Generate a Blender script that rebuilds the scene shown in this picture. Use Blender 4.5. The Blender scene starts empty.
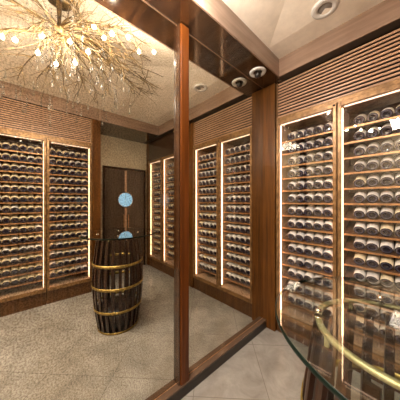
import bpy, bmesh, math, random
from mathutils import Vector, Matrix
random.seed(7)
C = bpy.context.scene.collection
S = bpy.context.scene
PI = math.pi

# ------------------------------------------------------------------ materials
def nt(name):
    m = bpy.data.materials.new(name); m.use_nodes = True
    n = m.node_tree; n.nodes.clear()
    out = n.nodes.new('ShaderNodeOutputMaterial')
    return m, n, out
def principled(name, col, rough=.5, metal=0., coat=0., **kw):
    m, n, out = nt(name)
    p = n.nodes.new('ShaderNodeBsdfPrincipled')
    p.inputs['Base Color'].default_value = (*col, 1)
    p.inputs['Roughness'].default_value = rough
    p.inputs['Metallic'].default_value = metal
    p.inputs['Coat Weight'].default_value = coat
    p.inputs['Coat Roughness'].default_value = .08
    for k, v in kw.items(): p.inputs[k].default_value = v
    n.links.new(p.outputs[0], out.inputs[0])
    return m, n, p
def coords(n, scale=(1, 1, 1), rot=(0, 0, 0), loc=(0, 0, 0), kind='Object'):
    t = n.nodes.new('ShaderNodeTexCoord'); mp = n.nodes.new('ShaderNodeMapping')
    mp.inputs['Scale'].default_value = scale; mp.inputs['Rotation'].default_value = rot
    mp.inputs['Location'].default_value = loc
    n.links.new(t.outputs[kind], mp.inputs[0]); return mp.outputs[0]
def noise(n, vec, scale, detail=4, rough=.6, dist=0.):
    t = n.nodes.new('ShaderNodeTexNoise'); t.inputs['Scale'].default_value = scale
    t.inputs['Detail'].default_value = detail; t.inputs['Roughness'].default_value = rough
    t.inputs['Distortion'].default_value = dist
    n.links.new(vec, t.inputs['Vector']); return t.outputs['Fac']
def ramp(n, fac, stops):
    r = n.nodes.new('ShaderNodeValToRGB'); e = r.color_ramp.elements
    while len(e) < len(stops): e.new(.5)
    for el, (p, c) in zip(e, stops): el.position = p; el.color = (*c, 1)
    n.links.new(fac, r.inputs[0]); return r.outputs[0]
def bump(n, p, fac, strength=.2, dist=.01):
    b = n.nodes.new('ShaderNodeBump'); b.inputs['Strength'].default_value = strength
    b.inputs['Distance'].default_value = dist
    n.links.new(fac, b.inputs['Height']); n.links.new(b.outputs[0], p.inputs['Normal'])
def wood(name, a, b, rough=.3, coat=.5, scale=(14, 14, .7), rot=(0, 0, 0)):
    m, n, p = principled(name, a, rough, 0, coat)
    v = coords(n, scale, rot, kind='Object')
    f = noise(n, v, 2.2, 6, .6, .4)
    n.links.new(ramp(n, f, [(.32, a), (.68, b)]), p.inputs['Base Color'])
    bump(n, p, f, .05, .002)
    return m
def speck(name, a, b, scale, rough=.5, metal=0., lo=.4, hi=.6, bmp=.0, coat=0.):
    m, n, p = principled(name, a, rough, metal, coat)
    f = noise(n, coords(n), scale, 3, .65)
    n.links.new(ramp(n, f, [(lo, a), (hi, b)]), p.inputs['Base Color'])
    if bmp: bump(n, p, f, bmp, .004)
    return m

M = {}
M['post'] = wood('post_wood', (.052, .013, .002), (.125, .034, .005), .30, .05)
M['column'] = wood('column_wood', (.048, .016, .003), (.135, .049, .008), .34, .04)
for k_ in ('post', 'column'): M[k_].node_tree.nodes['Principled BSDF'].inputs['Specular IOR Level'].default_value = .22
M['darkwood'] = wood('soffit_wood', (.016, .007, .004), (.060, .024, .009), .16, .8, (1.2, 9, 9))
M['panel'] = wood('panel_wood', (.048, .018, .004), (.11, .044, .011), .35, .1)
M['door'] = wood('door_wood', (.050, .030, .018), (.105, .066, .040), .3, .4)
M['fascia'] = wood('fascia_wood', (.19, .118, .08), (.31, .20, .14), .14, .9, (.8, .8, 10))
M['base'] = wood('base_wood', (.085, .048, .030), (.13, .078, .05), .25, .6, (9, .8, 9))
M['basedark'] = principled('base_black', (.018, .012, .008), .35)[0]
M['black'] = principled('gap_black', (.006, .005, .004), .6)[0]
M['gold'] = speck('bronze_frame', (.17, .088, .034), (.30, .165, .068), 18, .34, .4)
M['copper'] = speck('copper_shelf_edge', (.38, .19, .085), (.52, .28, .13), 25, .35, .4)
M['slat'] = wood('louvre_wood', (.36, .20, .115), (.52, .31, .19), .3, .3, (.8, 9, 9))
M['inner'] = wood('cabinet_liner', (.55, .36, .24), (.72, .52, .37), .3, .3, (9, 9, .8))
M['shelf'] = wood('shelf_wood', (.10, .055, .035), (.17, .10, .065), .4, .2)
M['back'] = speck('cabinet_back', (.045, .026, .034), (.11, .065, .065), 9, .4)
M['brass'] = speck('hoop_brass', (.30, .20, .055), (.44, .31, .095), 22, .38, .7)
M['ringgold'] = speck('ring_brushed_gold', (.50, .42, .22), (.60, .52, .31), 30, .42, .5)
M['stave'] = wood('stave_wood', (.012, .005, .003), (.045, .018, .010), .3, .3)
M['drum'] = principled('drum_dark', (.020, .011, .010), .4)[0]
M['ceil'] = speck('ceiling_plaster', (.76, .65, .53), (.84, .72, .59), 14, .7, 0, .35, .65, .05)
M['stone'] = speck('gold_mosaic_wall', (.30, .235, .15), (.62, .50, .34), 55, .55, .1, .35, .65, .3)
M['white'] = principled('white_enamel', (.75, .71, .66), .4)[0]
M['grey'] = principled('grey_recess', (.30, .26, .23), .5)[0]
M['lens'] = principled('lamp_lens', (.02, .02, .025), .1, 0, 1)[0]
M['chrome'] = principled('chrome', (.85, .83, .78), .12, 1)[0]
M['branch'] = speck('branch_bronze', (.045, .026, .012), (.24, .145, .05), 22, .45, .3, .38, .68)
M['capsule'] = principled('dark_bottle_glass', (.012, .013, .034), .22, 0, .6)[0]
M['punt'] = principled('bottle_base_grey', (.055, .055, .10), .35, 0, .3)[0]
LAB = [principled('label_%s' % k, c, .6)[0] for k, c in (('white', (.90, .90, .93)), ('cream', (.90, .80, .60)), ('grey', (.76, .76, .80)))]

def emis(name, col, st):
    m, n, out = nt(name); e = n.nodes.new('ShaderNodeEmission')
    e.inputs[0].default_value = (*col, 1); e.inputs[1].default_value = st
    n.links.new(e.outputs[0], out.inputs[0]); return m
M['led'] = emis('led_warm', (1, .60, .37), 7)
M['ledtop'] = emis('led_top', (1, .68, .48), 2.2)
M['bulb'] = emis('bulb_glow', (1, .93, .82), 60)
M['fillglow'] = emis('fill_glow', (1, .90, .78), 4)  # glow of the added fill panel and recess fill

def thin_glass(name, tint, ior=1.45, rough=0., boost=1.):
    m, n, out = nt(name)
    t = n.nodes.new('ShaderNodeBsdfTransparent'); t.inputs[0].default_value = (*tint, 1)
    g = n.nodes.new('ShaderNodeBsdfGlossy'); g.inputs['Roughness'].default_value = rough
    # Schlick reflectance, the same on both faces of the sheet
    lw = n.nodes.new('ShaderNodeLayerWeight'); lw.inputs[0].default_value = .5
    pw = n.nodes.new('ShaderNodeMath'); pw.operation = 'POWER'; pw.inputs[1].default_value = 4.2; n.links.new(lw.outputs['Facing'], pw.inputs[0])
    f0 = ((ior-1)/(ior+1))**2
    f = n.nodes.new('ShaderNodeMath'); f.operation = 'MULTIPLY_ADD'; f.inputs[1].default_value = 1-f0; f.inputs[2].default_value = f0; n.links.new(pw.outputs[0], f.inputs[0])
    mu = n.nodes.new('ShaderNodeMath'); mu.operation = 'MULTIPLY'; mu.inputs[1].default_value = boost; mu.use_clamp = True
    x = n.nodes.new('ShaderNodeMixShader')
    n.links.new(f.outputs[0], mu.inputs[0]); n.links.new(mu.outputs[0], x.inputs[0])
    n.links.new(t.outputs[0], x.inputs[1]); n.links.new(g.outputs[0], x.inputs[2])
    n.links.new(x.outputs[0], out.inputs[0]); return m
M['pane'] = thin_glass('door_glass', (.96, .95, .93), 1.45, 0, 1.35)
M['table'] = thin_glass('tabletop_glass', (.92, .95, .91), 1.5, 0, 2.0)
M['edge'] = principled('glass_edge_green', (.003, .009, .006), .3, 0, 0, **{'Specular IOR Level': .2})[0]
M['crystal'] = thin_glass('crystal', (.90, .90, .90), 2.0, .12, 3.0)
M['bulbglass'] = thin_glass('bulb_glass', (1, 1, 1), 1.45)

# antiqued mirror: silvered glass with fine foxing
m, n, p = principled('antique_mirror', (.8, .72, .6), .010, 1)
v = coords(n)
f1 = noise(n, v, 120, 3, .75); f2 = noise(n, v, 3.0, 5, .65)
c1 = ramp(n, f1, [(.40, (.52, .49, .42)), (.58, (.97, .96, .87))])
c2 = ramp(n, f2, [(.32, (.80, .76, .70)), (.62, (1, 1, 1))])
mx = n.nodes.new('ShaderNodeMix'); mx.data_type = 'RGBA'; mx.blend_type = 'MULTIPLY'; mx.inputs[0].default_value = 1
n.links.new(c1, mx.inputs[6]); n.links.new(c2, mx.inputs[7]); n.links.new(mx.outputs[2], p.inputs['Base Color'])
M['mirror'] = m

# floor tiles laid on the diagonal
m, n, p = principled('floor_tile', (.4, .35, .3), .32, 0, .15)
T = .575
v = coords(n, (1 / T, 1 / T, 1), (0, 0, PI / 4), (0, 0, 0))
sep = n.nodes.new('ShaderNodeSeparateXYZ'); n.links.new(v, sep.inputs[0])
def joint(sock, off):
    a = n.nodes.new('ShaderNodeMath'); a.operation = 'ADD'; a.inputs[1].default_value = off; n.links.new(sock, a.inputs[0])
    b = n.nodes.new('ShaderNodeMath'); b.operation = 'FRACT'; n.links.new(a.outputs[0], b.inputs[0])
    c = n.nodes.new('ShaderNodeMath'); c.operation = 'LESS_THAN'; c.inputs[1].default_value = .009; n.links.new(b.outputs[0], c.inputs[0])
    return c.outputs[0]
# rotated x' = (x-y)/sqrt2, y' = (x+y)/sqrt2
j1 = joint(sep.outputs[0], .62 / T + 10); j2 = joint(sep.outputs[1], 10 - 1.32 / T)
mxm = n.nodes.new('ShaderNodeMath'); mxm.operation = 'MAXIMUM'; n.links.new(j1, mxm.inputs[0]); n.links.new(j2, mxm.inputs[1])
w = coords(n)
f = noise(n, w, 4.5, 10, .70, .6)
fc = ramp(n, f, [(.32, (.20, .18, .16)), (.50, (.28, .256, .23)), (.68, (.36, .335, .305))])
mj = n.nodes.new('ShaderNodeMix'); mj.data_type = 'RGBA'; mj.inputs[7].default_value = (.15, .125, .105, 1)
n.links.new(mxm.outputs[0], mj.inputs[0]); n.links.new(fc, mj.inputs[6]); n.links.new(mj.outputs[2], p.inputs['Base Color'])
M['floor'] = m

# blue frosted window in the door, daylight behind it
m, n, out = nt('blue_frosted_light'); e = n.nodes.new('ShaderNodeEmission')
f = noise(n, coords(n), 26, 5, .8)
n.links.new(ramp(n, f, [(.3, (.22, .42, .62)), (.7, (.40, .62, .78))]), e.inputs[0]); e.inputs[1].default_value = .95
n.links.new(e.outputs[0], out.inputs[0]); M['blue'] = m

# ------------------------------------------------------------------ mesh helpers
def bx(bm, x0, x1, y0, y1, z0, z1, mi=0):
    r = bmesh.ops.create_cube(bm, size=1, matrix=Matrix.Translation(((x0+x1)/2, (y0+y1)/2, (z0+z1)/2)) @ Matrix.Diagonal((x1-x0, y1-y0, z1-z0, 1)))
    for v in r['verts']:
        for fc in v.link_faces: fc.material_index = mi
def lathe(bm, prof, seg=32, mat=None, mi=None, closed=False):
    """prof: list of (r, z); revolved about z; mat transforms; mi list of material index per segment"""
    rings = []
    for r, z in prof:
        if r < 1e-6: rings.append([bm.verts.new((0, 0, z))])
        else: rings.append([bm.verts.new((r*math.cos(2*PI*i/seg), r*math.sin(2*PI*i/seg), z)) for i in range(seg)])
    if closed: rings.append(rings[0])
    for k in range(len(rings)-1):
        a, b = rings[k], rings[k+1]
        for i in range(seg):
            j = (i+1) % seg
            if len(a) == 1 and len(b) == 1: continue
            if len(a) == 1: vs = (a[0], b[j], b[i])
            elif len(b) == 1: vs = (a[i], a[j], b[0])
            else: vs = (a[i], a[j], b[j], b[i])
            fc = bm.faces.new(vs); fc.smooth = True
            if mi: fc.material_index = mi[k]
    if mat is not None: bmesh.ops.transform(bm, matrix=mat, verts=[v for r in rings for v in r])
def tube(bm, pts, rad, seg=8):
    """tapered tube through pts, rad list"""
    pts = [Vector(p) for p in pts]; prev = None; rings = []
    for i, p in enumerate(pts):
        t = (pts[min(i+1, len(pts)-1)] - pts[max(i-1, 0)]).normalized()
        u = t.cross(Vector((.31, .17, .94))).normalized() if prev is None else (prev - t*prev.dot(t)).normalized()
        prev = u; w_ = t.cross(u)
        r = rad[i] if isinstance(rad, (list, tuple)) else rad
        rings.append([bm.verts.new(p + (u*math.cos(2*PI*k/seg) + w_*math.sin(2*PI*k/seg))*r) for k in range(seg)])
    for a, b in zip(rings, rings[1:]):
        for k in range(seg):
            fc = bm.faces.new((a[k], a[(k+1) % seg], b[(k+1) % seg], b[k])); fc.smooth = True
    bm.faces.new(rings[0][::-1]); bm.faces.new(rings[-1])
def obj(name, bm, mats, parent=None, bevel=0, rec=True):
    if rec: bmesh.ops.recalc_face_normals(bm, faces=bm.faces)
    me = bpy.data.meshes.new(name); bm.to_mesh(me); bm.free()
    for mm in (mats if isinstance(mats, (list, tuple)) else [mats]): me.materials.append(mm)
    o = bpy.data.objects.new(name, me); C.objects.link(o)
    if parent: o.parent = parent
    if bevel:
        b = o.modifiers.new('bevel', 'BEVEL'); b.width = bevel; b.segments = 2; b.limit_method = 'ANGLE'
    return o
def box(name, dims, mat, parent=None, bevel=0):
    bm = bmesh.new(); bx(bm, *dims); return obj(name, bm, mat, parent, bevel)
def struct(name, dims, mat, bevel=0):
    o = box(name, dims, mat, None, bevel); o['kind'] = 'structure'; return o
def tag(o, label, cat, group=None):
    o['label'] = label; o['category'] = cat
    if group: o['group'] = group
    return o
def thing(name, label, cat, loc=(0, 0, 0), rz=0, group=None):
    o = bpy.data.objects.new(name, None); C.objects.link(o); o.empty_display_size = .1
    o.location = loc; o.rotation_euler = (0, 0, rz); return tag(o, label, cat, group)
def copy_tree(o, parent=None):
    c = o.copy(); C.objects.link(c); c.parent = parent
    for ch in list(o.children): copy_tree(ch, c)
    return c

# ------------------------------------------------------------------ measurements (metres)
YR = 2.163          # front plane of the cabinets on the back wall
XL = 2.345          # front plane of the cabinets opposite the mirror
ZC, ZS = 3.05, 2.86 # ceiling edge, underside of the dropped soffits
SX, SY = .235, 2.068
XA = 3.07           # end wall of the doorway recess
YA = .965

# ------------------------------------------------------------------ room shell
struct('floor', (-.15, 3.3, -1.9, 2.7, -.1, 0), M['floor'])
struct('wall_left', (-.15, -.02, -1.9, 2.7, 0, 3.3), M['stone'])
struct('wall_back', (-.02, 3.3, 2.53, 2.7, 0, 3.3), M['panel'])
struct('wall_right', (2.72, 3.3, -1.9, YA-.06, 0, 3.3), M['panel'])
struct('wall_recess_end', (XA, 3.3, YA-.06, 2.53, 0, 3.3), M['stone'])
struct('wall_front', (-.02, 2.72, -1.9, -1.8, 0, 3.3), M['stone'])

# tray ceiling with shallow hips
bm = bmesh.new()
x0, x1, y0, y1, sl = SX, XL-.012, -1.8, 1.845, .14
xm = (x0+x1)/2; hh = (xm-x0)*sl
P = [(x0, y0, ZC), (x1, y0, ZC), (x1, y1, ZC), (x0, y1, ZC), (xm, y0, ZC+hh), (xm, y1-(xm-x0), ZC+hh), (x0, SY, ZC), (x1, SY, ZC)]
V = [bm.verts.new(q) for q in P]
for q in ((0, 3, 5, 4), (1, 4, 5, 2), (3, 2, 5), (3, 6, 7, 2)): bm.faces.new([V[i] for i in q])
bmesh.ops.recalc_face_normals(bm, faces=bm.faces)
ex = bmesh.ops.extrude_face_region(bm, geom=bm.faces[:])
for g in ex['geom']:
    if isinstance(g, bmesh.types.BMVert): g.co.z = 3.3
o = obj('ceiling', bm, M['ceil']); o['kind'] = 'structure'

def soffit(name, dims_dark, dims_face, under='darkwood'):
    bm = bmesh.new(); bx(bm, *dims_dark, 0)
    bx(bm, *dims_face, 1)
    o = obj(name, bm, [M[under], M['fascia']], None, 0); o['kind'] = 'structure'
soffit('trim_1', (0, SX-.012, -1.8, 2.53, ZS, 3.29), (SX-.012, SX, -1.8, SY, ZS-.001, ZC))          # over the mirror
soffit('trim_2', (SX-.012, 3.07, SY+.012, 2.53, ZS+.0, 3.29), (SX-.012, XL-.013, SY, SY+.012, ZS-.001, ZC), 'basedark')    # over the back cabinets
soffit('trim_3', (XL, 3.07, -1.8, SY+.012, ZS+.0, 3.29), (XL-.012, XL, -1.8, SY+.012, ZS-.001, ZC)) # over the opposite cabinets and recess

# mirror base ledge: dark front, brown top, thin bright joint against the glass
bm = bmesh.new()
bx(bm, 0, .0475, -1.8, 2.135, 0, .082, 1); bx(bm, 0, .0475, -1.8, 2.135, .082, .0945, 0)
bx(bm, 0, .003, -1.8, 2.135, .0945, .097, 2)
o = obj('trim_4', bm, [M['base'], M['basedark'], M['copper']], None, .0015); o['kind'] = 'structure'
# thin joint under the soffit
struct('trim_5', (0, .004, -1.8, 2.135, 2.855, 2.8598), M['base'])

# ------------------------------------------------------------------ mirrors and posts
for (a, b, lab) in ((-1.8, .868, 'huge antiqued mirror panel left of the slim red-brown post'),
                    (.962, 2.135, 'narrower antiqued mirror panel between slim post and corner column')):
    tag(box('wall_mirror', (-.018, 0, a, b, .0, 2.86), M['mirror']), lab, 'mirror')
bm = bmesh.new()
bx(bm, -.018, .046, .884, .960, .0955, 2.8525)
po_ = 1
po_ = tag(obj('mirror_post', bm, M['post'], None, .003), 'slim red-brown wooden post dividing the antiqued mirror wall', 'post')
box('side_shade_strip', (-.017, .034, .870, .8835, .0975, 2.8525), M['darkwood'], po_, .002)  # dark strip stands in for the shade on the post's unlit side and groove

bm = bmesh.new(); bx(bm, -.018, .152, 2.137, 2.52, 0, 2.858)
tag(obj('corner_column', bm, M['column'], None, .003), 'brown wooden column filling the corner between mirror and cabinets', 'column')
bm = bmesh.new(); bx(bm, XL-.008, 2.72, .832, .963, 0, 2.858)
tag(obj('recess_column', bm, M['column'], None, .003), 'golden brown column at the doorway recess, seen in the mirror', 'column')
def panel(dims, lab):
    tag(box('wall_panel', dims, M['column'], None, .003), lab, 'wall panel')
panel((1.345, 1.775, YR, 2.52, 0, 2.858), 'wide brown wood panel between two cabinet pairs, mostly behind the mirror post')
panel((2.958, 3.068, YR, 2.52, 0, 2.858), 'narrow brown wood strip beside the mirrored double door')
panel((XL, 2.71, -1.8, -.357, 0, 2.858), 'plain brown wood panel beyond the left mirrored cabinet')
bm = bmesh.new(); bx(bm, 2.722, 3.068, .907, .963, 0, 2.858)
o = obj('wall_recess_side', bm, M['panel']); o['kind'] = 'structure'

# ------------------------------------------------------------------ double door with round window
door = thing('door_1', '', '', (XA, 1.66, 0)); del door['label']; del door['category']; door['kind'] = 'structure'
bm = bmesh.new()
for d in ((-.03, 0, -.47, -.43, 0, 2.23), (-.03, 0, .43, .47, 0, 2.23), (-.03, 0, -.43, .43, 2.18, 2.23)): bx(bm, *d)
obj('door_frame', bm, M['darkwood'], door, .003)
R = .150; zc = 1.53
def half_leaf(s):
    """leaf with a half-round cut-out, s = side"""
    bm = bmesh.new(); n_ = 18; X = (-.022, -.004)
    arc = [(s*(.004+R*math.cos(a)), zc+R*math.sin(a)) for a in [PI/2-PI*i/n_ for i in range(n_+1)]]
    poly = [(s*.004, 2.175)] + arc + [(s*.004, .01), (s*.425, .01), (s*.425, 2.175)]
    f_ = [bm.verts.new((X[0], y, z)) for y, z in poly]
    # fan the leaf in strips so the hole stays clean
    outer = []
    for (y, z) in poly[1:-3]: outer.append(bm.verts.new((X[0], s*.425, min(max(z, .01), 2.175))))
    for i in range(len(outer)-1):
        bm.faces.new((f_[1+i], f_[2+i], outer[i+1], outer[i]))
    bm.faces.new((f_[0], f_[1], outer[0], f_[-1])); bm.faces.new((f_[len(arc)], f_[-3], f_[-2], outer[-1]))
    bmesh.ops.remove_doubles(bm, verts=bm.verts, dist=1e-5)
    ex = bmesh.ops.extrude_face_region(bm, geom=bm.faces[:])
    for g in ex['geom']:
        if isinstance(g, bmesh.types.BMVert): g.co.x = X[1]
    return bm
for s in (1, -1):
    leaf = obj('door_leaf', half_leaf(s), M['door'], door)
    bm = bmesh.new(); n_ = 18
    pts = [(-.016, s*(.004+R*math.cos(PI/2-PI*i/n_)), zc+R*math.sin(PI/2-PI*i/n_)) for i in range(n_+1)]
    bm.faces.new([bm.verts.new(q) for q in pts])
    ex = bmesh.ops.extrude_face_region(bm, geom=bm.faces[:])
    for g in ex['geom']:
        if isinstance(g, bmesh.types.BMVert): g.co.x = -.008
    obj('window_pane', bm, M['blue'], leaf)
    bm = bmesh.new(); tube(bm, [(-.019+.0, s*(.004+(R+.006)*math.cos(PI/2-PI*i/24)), zc+(R+.006)*math.sin(PI/2-PI*i/24)) for i in range(25)], .008, 6)
    obj('window_rim', bm, M['chrome'], leaf)
    bm = bmesh.new(); tube(bm, [(-.022, s*.05, .85), (-.06, s*.05, .85), (-.06, s*.05, 1.2), (-.022, s*.05, 1.2)], .010, 8)
    obj('pull_handle', bm, M['copper'], leaf)
box('meeting_stile_gloss', (-.030, -.022, -.022, .022, .02, 1.36), M['slat'], door)  # lighter colour paints the gloss streak on the central stiles
box('meeting_stile_gloss', (-.030, -.022, -.022, .022, 1.70, 2.17), M['slat'], door)

# ------------------------------------------------------------------ louvred grilles
def grille(name, w, n_, loc, rz, lab):
    z0, z1 = 2.452, 2.857
    root = thing(name, lab, 'ventilation grille', loc, rz, 'louvred wood grilles over the cabinets')
    box('backing', (0, w, .05, .06, z0, z1), M['black'], root)
    bm = bmesh.new(); p_ = (z1-z0)/n_
    for i in range(n_):
        z = z0+p_*(i+.5)
        r = bmesh.ops.create_cube(bm, size=1, matrix=Matrix.Translation((w/2, .018, z)) @ Matrix.Diagonal((w-.024, .010, p_*.47, 1)))
    obj('slats', bm, M['slat'], root)
    box('header_rail', (0, w, -.004, .05, 2.4165, 2.4515), M['gold'], root, .002)
    for xx in (0, w-.012): box('side_rail', (xx, xx+.012, 0, .05, z0, z1), M['gold'], root)
grille('louvre_grille', 1.18, 12, (.158, YR, 0), 0, 'wide louvred wood grille above the cabinets beside the corner column')
grille('louvre_grille', 1.175, 14, (XL, .83, 0), -PI/2, 'louvred wood grille above the mirrored left cabinets')
box_ = box('header_panel', (1.78, 2.955, YR, 2.5, 2.425, 2.857), M['darkwood'])
tag(box_, 'dark wood panel above the distant mirrored cabinets by the door', 'wall panel')

# ------------------------------------------------------------------ wine cabinets
W = .583; Z0, Z1 = .19, 2.415
TILT = math.radians(24); TT = math.tan(TILT); BR = .0412
ROWS = 14; ZR = [2.185 - .1415*i for i in range(ROWS)]    # shelf tops
def make_cabinet(label):
    r = thing('wine_cabinet', label, 'wine cabinet', (0, 0, 0), 0, 'tall glass-fronted wine cabinets')
    bm = bmesh.new()
    for d in ((0, .02, .0, .34, Z0, Z1), (W-.02, W, .0, .34, Z0, Z1), (.02, W-.02, .0, .34, Z1-.03, Z1), (.02, W-.02, .0, .34, Z0, Z0+.03)): bx(bm, *d, 0)
    for d in ((.02, .026, .03, .33, Z0+.03, Z1-.03), (W-.026, W-.02, .03, .33, Z0+.03, Z1-.03), (.026, W-.026, .03, .33, Z0+.03, Z0+.036)): bx(bm, *d, 1)
    bx(bm, .02, W-.02, .33, .34, Z0+.03, Z1-.03, 2)
    obj('cabinet_body', bm, [M['gold'], M['inner'], M['back']], r)
    box('plinth', (0, W, .012, .34, 0, Z0), M['panel'], r)
    bm = bmesh.new(); b = .030; e = .003
    for d in ((e, b, -.016, -.001, Z0+e, Z1-e), (W-b, W-e, -.016, -.001, Z0+e, Z1-e), (b, W-b, -.016, -.001, Z1-.042, Z1-e), (b, W-b, -.016, -.001, Z0+e, Z0+.05)): bx(bm, *d)
    door = obj('cabinet_door', bm, M['gold'], r, .002)
    box('door_glass', (b, W-b, -.011, -.006, Z0+.05, Z1-.042), M['pane'], door)
    bm = bmesh.new(); lathe(bm, [(0, 0), (.009, 0), (.009, .006), (0, .007)], 14, Matrix.Translation((W-.018, -.016, Z1-.022)) @ Matrix.Rotation(PI/2, 4, 'X'))
    obj('lock', bm, M['lens'], door)
    box('light_strip', (.050, W-.050, .004, .014, Z1-.056, Z1-.047), M['ledtop'], r)
    for x in (.026, W-.033): box('light_strip', (x, x+.007, .034, .048, Z0+.06, Z1-.05), M['led'], r)
    bm = bmesh.new(); bx(bm, .026, W-.026, .070, .078, -.001, .014, 0); 
    vs = [bm.verts.new((x, y, .011 + (y-.0945)*TT - d)) for x in (.026, W-.026) for y, d in ((.078, 0), (.325, 0), (.325, .008), (.078, .008))]
    for q in ((0, 1, 2, 3), (7, 6, 5, 4), (0, 4, 5, 1), (1, 5, 6, 2), (2, 6, 7, 3), (3, 7, 4, 0)): bm.faces.new([vs[i] for i in q]).material_index = 1
    sh = bm
    proto = obj('shelf', sh, [M['copper'], M['shelf']], r); proto.location = (0, 0, ZR[0]-.011)
    for z in ZR[1:]:
        c = proto.copy(); C.objects.link(c); c.parent = r; c.location = (0, 0, z-.011)
    return r
cab0 = make_cabinet('wine cabinet with five bottles per shelf beside the corner column')
cab0.location = (.160, YR, 0)
CABS = [cab0]
for loc, rz, lab in (((.748, YR, 0), 0, 'glass-fronted wine cabinet at the right edge behind the glass table'),
                     ((XL, .826, 0), -PI/2, 'wine cabinet beside the doorway recess, seen in the mirror'),
                     ((XL, .238, 0), -PI/2, 'wine cabinet at the far left edge, seen in the mirror'),
                     ((1.780, YR, 0), 0, 'distant wine cabinet right against the slim mirror post, seen in the mirror'),
                     ((2.368, YR, 0), 0, 'distant wine cabinet nearest the double door, seen in the mirror')):
    c = copy_tree(cab0); c.location = loc; c.rotation_euler = (0, 0, rz); c['label'] = lab; CABS.append(c)

# ------------------------------------------------------------------ bottles
BR = .0412
def bottle_mesh(bm, T_):
    prof = [(0, .012), (.014, .008), (.024, .002), (.027, 0), (.035, .0005), (BR-.0008, .003), (BR-.0008, .165), (.033, .190), (.018, .205), (.0145, .215), (.0145, .233), (0, .234)]
    lathe(bm, prof, 20, T_, [0, 0, 1, 1, 0, 0, 0, 0, 0, 0, 0])
def label_mesh(bm, T_):
    lathe(bm, [(BR-.0006, .0045), (BR, .005), (BR, .120), (BR-.0006, .1205)], 20, T_, [0]*3)
TB = Matrix.Rotation(-PI/2, 4, 'X')   # z of the profile -> +y (into the cabinet)
bm = bmesh.new(); bottle_mesh(bm, TB)
bottle0 = obj('wine_bottle', bm, [M['capsule'], M['punt'], LAB[2]])
labs = []
for k in range(3):
    bm = bmesh.new(); label_mesh(bm, TB); o = obj('label', bm, LAB[k]); labs.append(o)
labs[0].parent = bottle0
ORD = ['first', 'second', 'third', 'fourth', 'fifth', 'sixth', 'seventh', 'eighth', 'ninth', 'tenth', 'eleventh', 'twelfth', 'thirteenth', 'fourteenth']
first = True
stuff = bmesh.new()
rest = []
spec = [(0, 5, .0895, 14, '%s bottle from the left, %s shelf down, cabinet beside the corner column', 'bottles in the cabinet beside the corner column', (0, 0, 2)),
        (1, 5, .0895, 14, '%s bottle from the left, %s shelf down, cabinet at right photo edge', 'bottles in the cabinet at the right edge', (0, 0, 1, 2)),
        (2, 6, .0845, 14, '%s bottle from the doorway side, %s shelf down, mirrored cabinet beside doorway', 'bottles in the mirrored cabinet beside the doorway', (1, 1, 0)),
        (3, 6, .0845, 12, '%s bottle from the doorway side, %s shelf down, mirrored far left cabinet', 'bottles in the mirrored far left cabinet', (1, 1, 0)),
        (4, 5, .0895, 0, '', '', (0,)), (5, 5, .0895, 0, '', '', (0,))]
unused = [labs[1], labs[2]]
for ci, nc, pt, nr, fmt, grp, mix in spec:
    sh_ = {0: .012, 1: .030}.get(ci, 0)
    cab = CABS[ci]; Mw = Matrix.Translation(cab.location) @ Matrix.Rotation(cab.rotation_euler.z, 4, 'Z')
    for r_ in range(ROWS):
        for c_ in range(nc):
            x = W/2 + sh_ + (c_-(nc-1)/2)*pt + random.uniform(-.001, .001); y = .082+random.uniform(0, .008)
            pos = Mw @ Vector((x, y, ZR[r_] + BR*math.cos(TILT) + (y+BR*math.sin(TILT)-.0945)*TT + .0008))
            if r_ >= nr:
                rest.append((Matrix.Translation(pos) @ Matrix.Rotation(cab.rotation_euler.z, 4, 'Z') @ Matrix.Rotation(TILT, 4, 'X'))); continue
            k = random.choice(mix)
            if first: b = bottle0; first = False; lb = labs[0]
            else:
                b = bottle0.copy(); C.objects.link(b)
                lb = labs[k].copy(); C.objects.link(lb); lb.parent = b
            b.location = pos; b.rotation_euler = (TILT, 0, cab.rotation_euler.z)
            tag(b, fmt % (ORD[c_], ORD[r_]), 'wine bottle', grp)
for o in unused: bpy.data.objects.remove(o)
for T_ in rest:
    lathe(stuff, [(0, .01), (.030, 0), (BR, .004), (BR, .007)], 12, T_ @ TB, [1, 0, 0])
    lathe(stuff, [(BR, .007), (BR, .105)], 12, T_ @ TB, [2])
    lathe(stuff, [(BR, .105), (BR, .165), (.0145, .215), (.0145, .233), (0, .234)], 12, T_ @ TB, [0]*4)
st = obj('wine_bottles', stuff, [M['capsule'], M['punt'], LAB[1]])
st['kind'] = 'stuff'; tag(st, 'remaining dark bottles with pale labels in the distant mirrored cabinets', 'wine bottles')

# ------------------------------------------------------------------ barrel table
BX, BY, ZT = 1.218, .862, 1.105
bt = thing('barrel_table', 'dark stave barrel with brass hoops carrying a round glass tabletop', 'table', (BX, BY, 0))
def rad(z):   # outer radius of the barrel
    t = z/1.05
    return .222 + .058*math.sin(PI*min(max(t*.97+.0, 0), 1))**.9 + .014*t
NS = 23; HB = 1.05
for i in range(NS):
    bm = bmesh.new(); a = 2*PI*(i+.5)/NS; n_ = 14; rows = []
    for k in range(n_+1):
        z = .02 + (HB-.02)*k/n_; r = rad(z); hw = PI/NS*.42
        rows.append([bm.verts.new(((r-d)*math.cos(a+s*hw), (r-d)*math.sin(a+s*hw), z)) for s, d in ((-1, 0), (0, -.001), (1, 0), (1, .016), (-1, .016))])
    for p_, q in zip(rows, rows[1:]):
        for k in range(5): bm.faces.new((p_[k], p_[(k+1) % 5], q[(k+1) % 5], q[k]))
    bm.faces.new(rows[0][::-1]); bm.faces.new(rows[-1])
    obj('stave', bm, M['stave'], bt)
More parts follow.
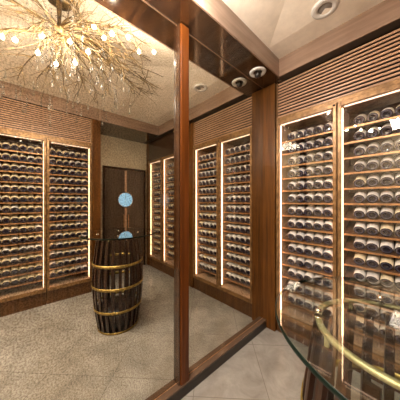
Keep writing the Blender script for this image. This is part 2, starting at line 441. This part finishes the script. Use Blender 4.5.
for z, h_ in ((.014, .024), (.262, .030), (.525, .030), (.775, .030)):
    bm = bmesh.new(); r0 = rad(z-h_/2); r1 = rad(z+h_/2); r0 += .001; r1 += .001
    lathe(bm, [(r0, max(z-h_/2, 0)), (r0+.005, max(z-h_/2, 0)), (r1+.005, z+h_/2), (r1, z+h_/2)], 64, closed=True)
    obj('hoop', bm, M['brass'], bt)
bm = bmesh.new(); lathe(bm, [(0, .012), (rad(.02)-.018, .012), (rad(.22)-.018, .235), (0, .235)], 48)
obj('bottom_drum', bm, M['drum'], bt)
bm = bmesh.new(); rr = .228
lathe(bm, [(rr-.009, ZT-.030), (rr+.009, ZT-.030), (rr+.009, ZT-.018), (rr-.009, ZT-.018)], 72, closed=True)
for k in range(4):
    a = PI/4+PI/2*k; bx(bm, (rad(1.04)-.012)*math.cos(a)-.006, (rad(1.04)-.012)*math.cos(a)+.006, (rad(1.04)-.012)*math.sin(a)-.006, (rad(1.04)-.012)*math.sin(a)+.006, 1.045, ZT-.019)
obj('support_ring', bm, M['ringgold'], bt)
for k in range(4):
    a = math.radians(200)+PI/2*k
    bm = bmesh.new(); lathe(bm, [(0, ZT-.0185), (.016, ZT-.0185), (.016, ZT-.0152), (0, ZT-.0152)], 18, Matrix.Translation((rr*math.cos(a), rr*math.sin(a), 0)))
    lathe(bm, [(0, ZT+.0012), (.011, ZT+.0012), (.012, ZT+.006), (.008, ZT+.010), (0, ZT+.011)], 18, Matrix.Translation((rr*math.cos(a), rr*math.sin(a), 0)))
    obj('glass_clip', bm, M['chrome'], bt)
bm = bmesh.new(); RG = .450
lathe(bm, [(0, ZT-.015), (RG-.002, ZT-.015), (RG, ZT-.013), (RG, ZT-.001), (RG-.002, ZT+.001), (0, ZT+.001)], 128, None, [0, 1, 1, 1, 0])
for f_ in bm.faces:
    if f_.material_index == 0: f_.smooth = False
obj('glass_top', bm, [M['table'], M['edge']], bt).location = (.067, .043, 0)

# ------------------------------------------------------------------ spotlight and downlights
def ring_light(loc, r, label, head):
    t = thing('recessed_light', label, 'recessed light', loc)
    bm = bmesh.new(); lathe(bm, [(r*.52, -.004), (r*.56, -.012), (r*.95, -.010), (r, -.0005), (r*.52, -.0005)], 40, closed=True)
    obj('trim_ring', bm, M['white'], t)
    if head:
        bm = bmesh.new(); lathe(bm, [(0, -.055), (r*.28, -.055), (r*.36, -.05), (r*.38, -.0008), (0, -.0008)], 28, Matrix.Rotation(math.radians(0), 4, 'X'))
        h_ = obj('lamp_head', bm, M['basedark'], t)
        bm = bmesh.new(); lathe(bm, [(0, -.060), (r*.2, -.059), (r*.24, -.0555), (0, -.0555)], 24)
        obj('lens', bm, M['lens'], h_)
    else:
        bm = bmesh.new(); lathe(bm, [(0, -.002), (r*.5, -.006), (r*.5, -.0008), (0, -.0008)], 32)
        obj('recess_cup', bm, M['grey'], t)
ring_light((.118, 1.83, ZS+.002), .086, 'white-ringed spotlight in the dark wood soffit above the mirror corner', True)
ring_light((.745, 1.80, ZC+.0080), .098, 'round white-rimmed light in the pale ceiling above the cabinets', False)

# ------------------------------------------------------------------ chandelier
fx, yaw, y0_, cx = 195.2, math.radians(42.01), 201.15, 1.24
HUB = Vector((.60, .20, 2.84))
ch = thing('chandelier', 'sprawling bronze branch chandelier with tiny bright bulbs and crystals, seen in the mirror', 'chandelier', (HUB.x, HUB.y, HUB.z))
bm = bmesh.new(); lathe(bm, [(0, .240), (.09, .240), (.09, .205), (.02, .195), (.012, .02), (.03, .0), (.032, -.02), (.015, -.04), (0, -.042)], 28)
obj('stem', bm, M['branch'], ch)
# bulb and twig-tip positions (metres, relative to the hub)
BULBS = [(0.729, -0.05, 2.68), (0.613, 0.098, 2.72), (0.745, 0.08, 2.66), (0.731, 0.193, 2.62), (0.568, 0.265, 2.74), (0.647, 0.312, 2.64), (0.397, 0.393, 2.82), (0.428, 0.473, 2.8), (0.361, 0.639, 2.86), (0.38, 0.744, 2.8), (0.34, 0.867, 2.84), (0.823, -0.122, 2.72), (0.248, 0.476, 2.72), (0.471, 0.369, 2.66)]
def wob(a, b, n_, amp):
    pts = []; off = Vector((0, 0, 0))
    for i in range(n_+1):
        t = i/n_; off += Vector((random.uniform(-1, 1), random.uniform(-1, 1), random.uniform(-.7, .7)))*amp
        pts.append(a.lerp(b, t) + off*math.sin(PI*min(t*1.0, 1))*1.0 + Vector((0, 0, .06*math.sin(PI*t))))
    return pts
def twig(bm, a, d, L, r):
    n_ = 5; pts = [a]; d = d.normalized()
    for i in range(n_):
        d = (d + Vector((random.uniform(-1, 1), random.uniform(-1, 1), random.uniform(-.6, .4)))*.28).normalized()
        q = pts[-1]+d*(L/n_); q.z = min(q.z, .20); q.x = max(q.x, -.34); q.y = min(q.y, ((1.28+q.z)/1.06 - .743*(.64-q.x))/.669 - .2); pts.append(q)
    tube(bm, pts, [r*(1-.75*i/n_) for i in range(n_+1)], 5)
    return pts
def branch(tip, r0, ntw):
    bm = bmesh.new(); pts = wob(Vector((0, 0, -.02)), tip, 12, .022)
    tube(bm, pts, [r0*(1-.7*i/12) for i in range(13)], 7)
    for k in range(ntw):
        i = random.randint(2, 11); d = (pts[i]-pts[i-1]).normalized() + Vector((random.uniform(-1, 1), random.uniform(-1, 1), random.uniform(-.5, .3)))*.9
        tp = twig(bm, pts[i].copy(), d, random.uniform(.12, .34), r0*.5)
        if random.random() < .6: twig(bm, tp[3].copy(), tp[4]-tp[3]+Vector((random.uniform(-1, 1), random.uniform(-1, 1), 0))*.06, random.uniform(.06, .16), r0*.3)
    return obj('branch', bm, M['branch'], ch)
for b in BULBS:
    tip = Vector(b)-HUB; branch(tip + Vector((0, 0, .03)), .0075, 6)
for t in ((.13, 1.0, .10), (.30, .98, .07), (.02, .78, .12), (.5, .95, .03), (.05, .5, .05), (.10, .60, -.05), (.35, .80, -.12), (.75, .25, -.15), (.62, .0, -.18), (.85, -.25, -.12), (.45, .5, -.15), (.9, .5, -.08), (1.05, .2, -.12), (-.28, -.45, .02), (-.2, .35, .08), (.04, .66, .05), (.25, .98, .0), (.5, .85, .05), (.75, .6, .0), (.95, .3, .02), (1.0, -.1, .0), (.7, -.6, .0), (.2, -.8, .02), (.62, .30, -.04), (-.3, .1, .06)):
    branch(Vector(t), .0090, 10)
for b in BULBS:
    p_ = Vector(b)-HUB
    bm = bmesh.new(); lathe(bm, [(0, -.019), (.011, -.015), (.0155, 0), (.010, .016), (0, .019)], 12, Matrix.Translation(p_))
    bl = obj('bulb', bm, M['bulbglass'], ch)
    bm = bmesh.new(); lathe(bm, [(.004, .019), (.007, .020), (.007, .034), (.0, .036)], 10, Matrix.Translation(p_))
    obj('bulb_socket', bm, M['ringgold'], bl)
def strand(x, y, ztop, n_, gap=.026):
    lim = ((HUB.z+ztop-n_*gap-.03)-1.5)/1.06
    y = min(y, (lim-.743*(1.24-(x+HUB.x)))/.669 - HUB.y)
    bm = bmesh.new()
    for k in range(n_):
        z = ztop-k*gap; r = .0055+.003*(k % 3 == 2)
        lathe(bm, [(0, z+r*1.5), (r, z), (0, z-r*1.5)], 6, Matrix.Translation((x, y, 0)))
    z = ztop-n_*gap
    lathe(bm, [(0, z+.020), (.007, z), (.011, z-.016), (.006, z-.026), (0, z-.029)], 8, Matrix.Translation((x, y, 0)))
    for f_ in bm.faces: f_.smooth = False
    obj('crystal_strand', bm, M['crystal'], ch)
for k in range(36):
    a = random.uniform(0, 2*PI); q = random.uniform(.04, .30); strand(q*math.cos(a)+.02, q*math.sin(a), random.uniform(-.06, .06), random.randint(5, 12))
for k in range(60):
    # low-hanging drops in an oval ring around the branches
    a = random.uniform(-.9, 2.0); q = random.uniform(.55, 1.0)
    x = min(max(1.0*q*math.cos(a), -.3), 1.15); y = min(.8*q*math.sin(a), .72, .5+.9*x)
    strand(x, y, random.uniform(-.34, -.10), random.randint(2, 6), .020)
# ------------------------------------------------------------------ lamps
def area(name, loc, size, energy, col, rot=(0, 0, 0), sy=None):
    l = bpy.data.lights.new(name, 'AREA'); l.energy = energy; l.color = col; l.size = size
    if sy: l.shape = 'RECTANGLE'; l.size_y = sy
    o = bpy.data.objects.new(name, l); C.objects.link(o); o.location = loc; o.rotation_euler = rot; return o
def point(name, loc, energy, col, r=.05):
    l = bpy.data.lights.new(name, 'POINT'); l.energy = energy; l.color = col; l.shadow_soft_size = r
    o = bpy.data.objects.new(name, l); C.objects.link(o); o.location = loc; return o
for b in BULBS: point('bulb_lamp', b, 4.5 if b[2] > 2.77 else 9.5, (1, .92, .82), .0125)
# glowing ceiling panel and lamp added behind the camera as soft fill
lp = thing('added_fill_panel', 'square fill light panel added to the ceiling behind the camera', 'fill light', (1.28, -1.15, 3.046))
box('fill_panel_frame', (-.42, .42, -.42, .42, -.012, -.002), M['white'], lp)
box('fill_diffuser', (-.39, .39, -.39, .39, -.016, -.0125), M['fillglow'], lp)
area('fill_panel_lamp', (1.28, -1.15, 3.02), .76, 85, (1, .87, .72))

wl = thing('added_recess_fill', 'slim vertical fill light added inside the doorway recess, hidden behind the column', 'wall light', (2.86, .9635, 2.35))  # added to brighten the recess, kept out of sight by the column
box('fill_housing', (-.05, .05, 0, .02, -.25, .25), M['gold'], wl, .002)
box('fill_diffuser', (-.04, .04, .0205, .024, -.24, .24), M['fillglow'], wl)
area('recess_fill_lamp', (2.86, .992, 2.35), .08, 34, (1, .88, .72), (PI/2, 0, PI), .46)

w = bpy.data.worlds.new('world'); S.world = w; w.use_nodes = True
w.node_tree.nodes['Background'].inputs[0].default_value = (1, .85, .7, 1); w.node_tree.nodes['Background'].inputs[1].default_value = .1

# ------------------------------------------------------------------ camera
cam = bpy.data.cameras.new('camera'); co = bpy.data.objects.new('camera', cam); C.objects.link(co)
co.location = (cx, 0, 1.5); co.rotation_euler = (PI/2, 0, math.radians(90-42.01))
cam.sensor_width = 36; cam.lens = fx/400*36; cam.shift_y = 1.15/400; cam.clip_start = .02
S.camera = co
S.view_settings.view_transform = 'Standard'; S.view_settings.look = 'None'
S.view_settings.gamma = 1; S.view_settings.use_curve_mapping = False; S.view_settings.exposure = 0.50
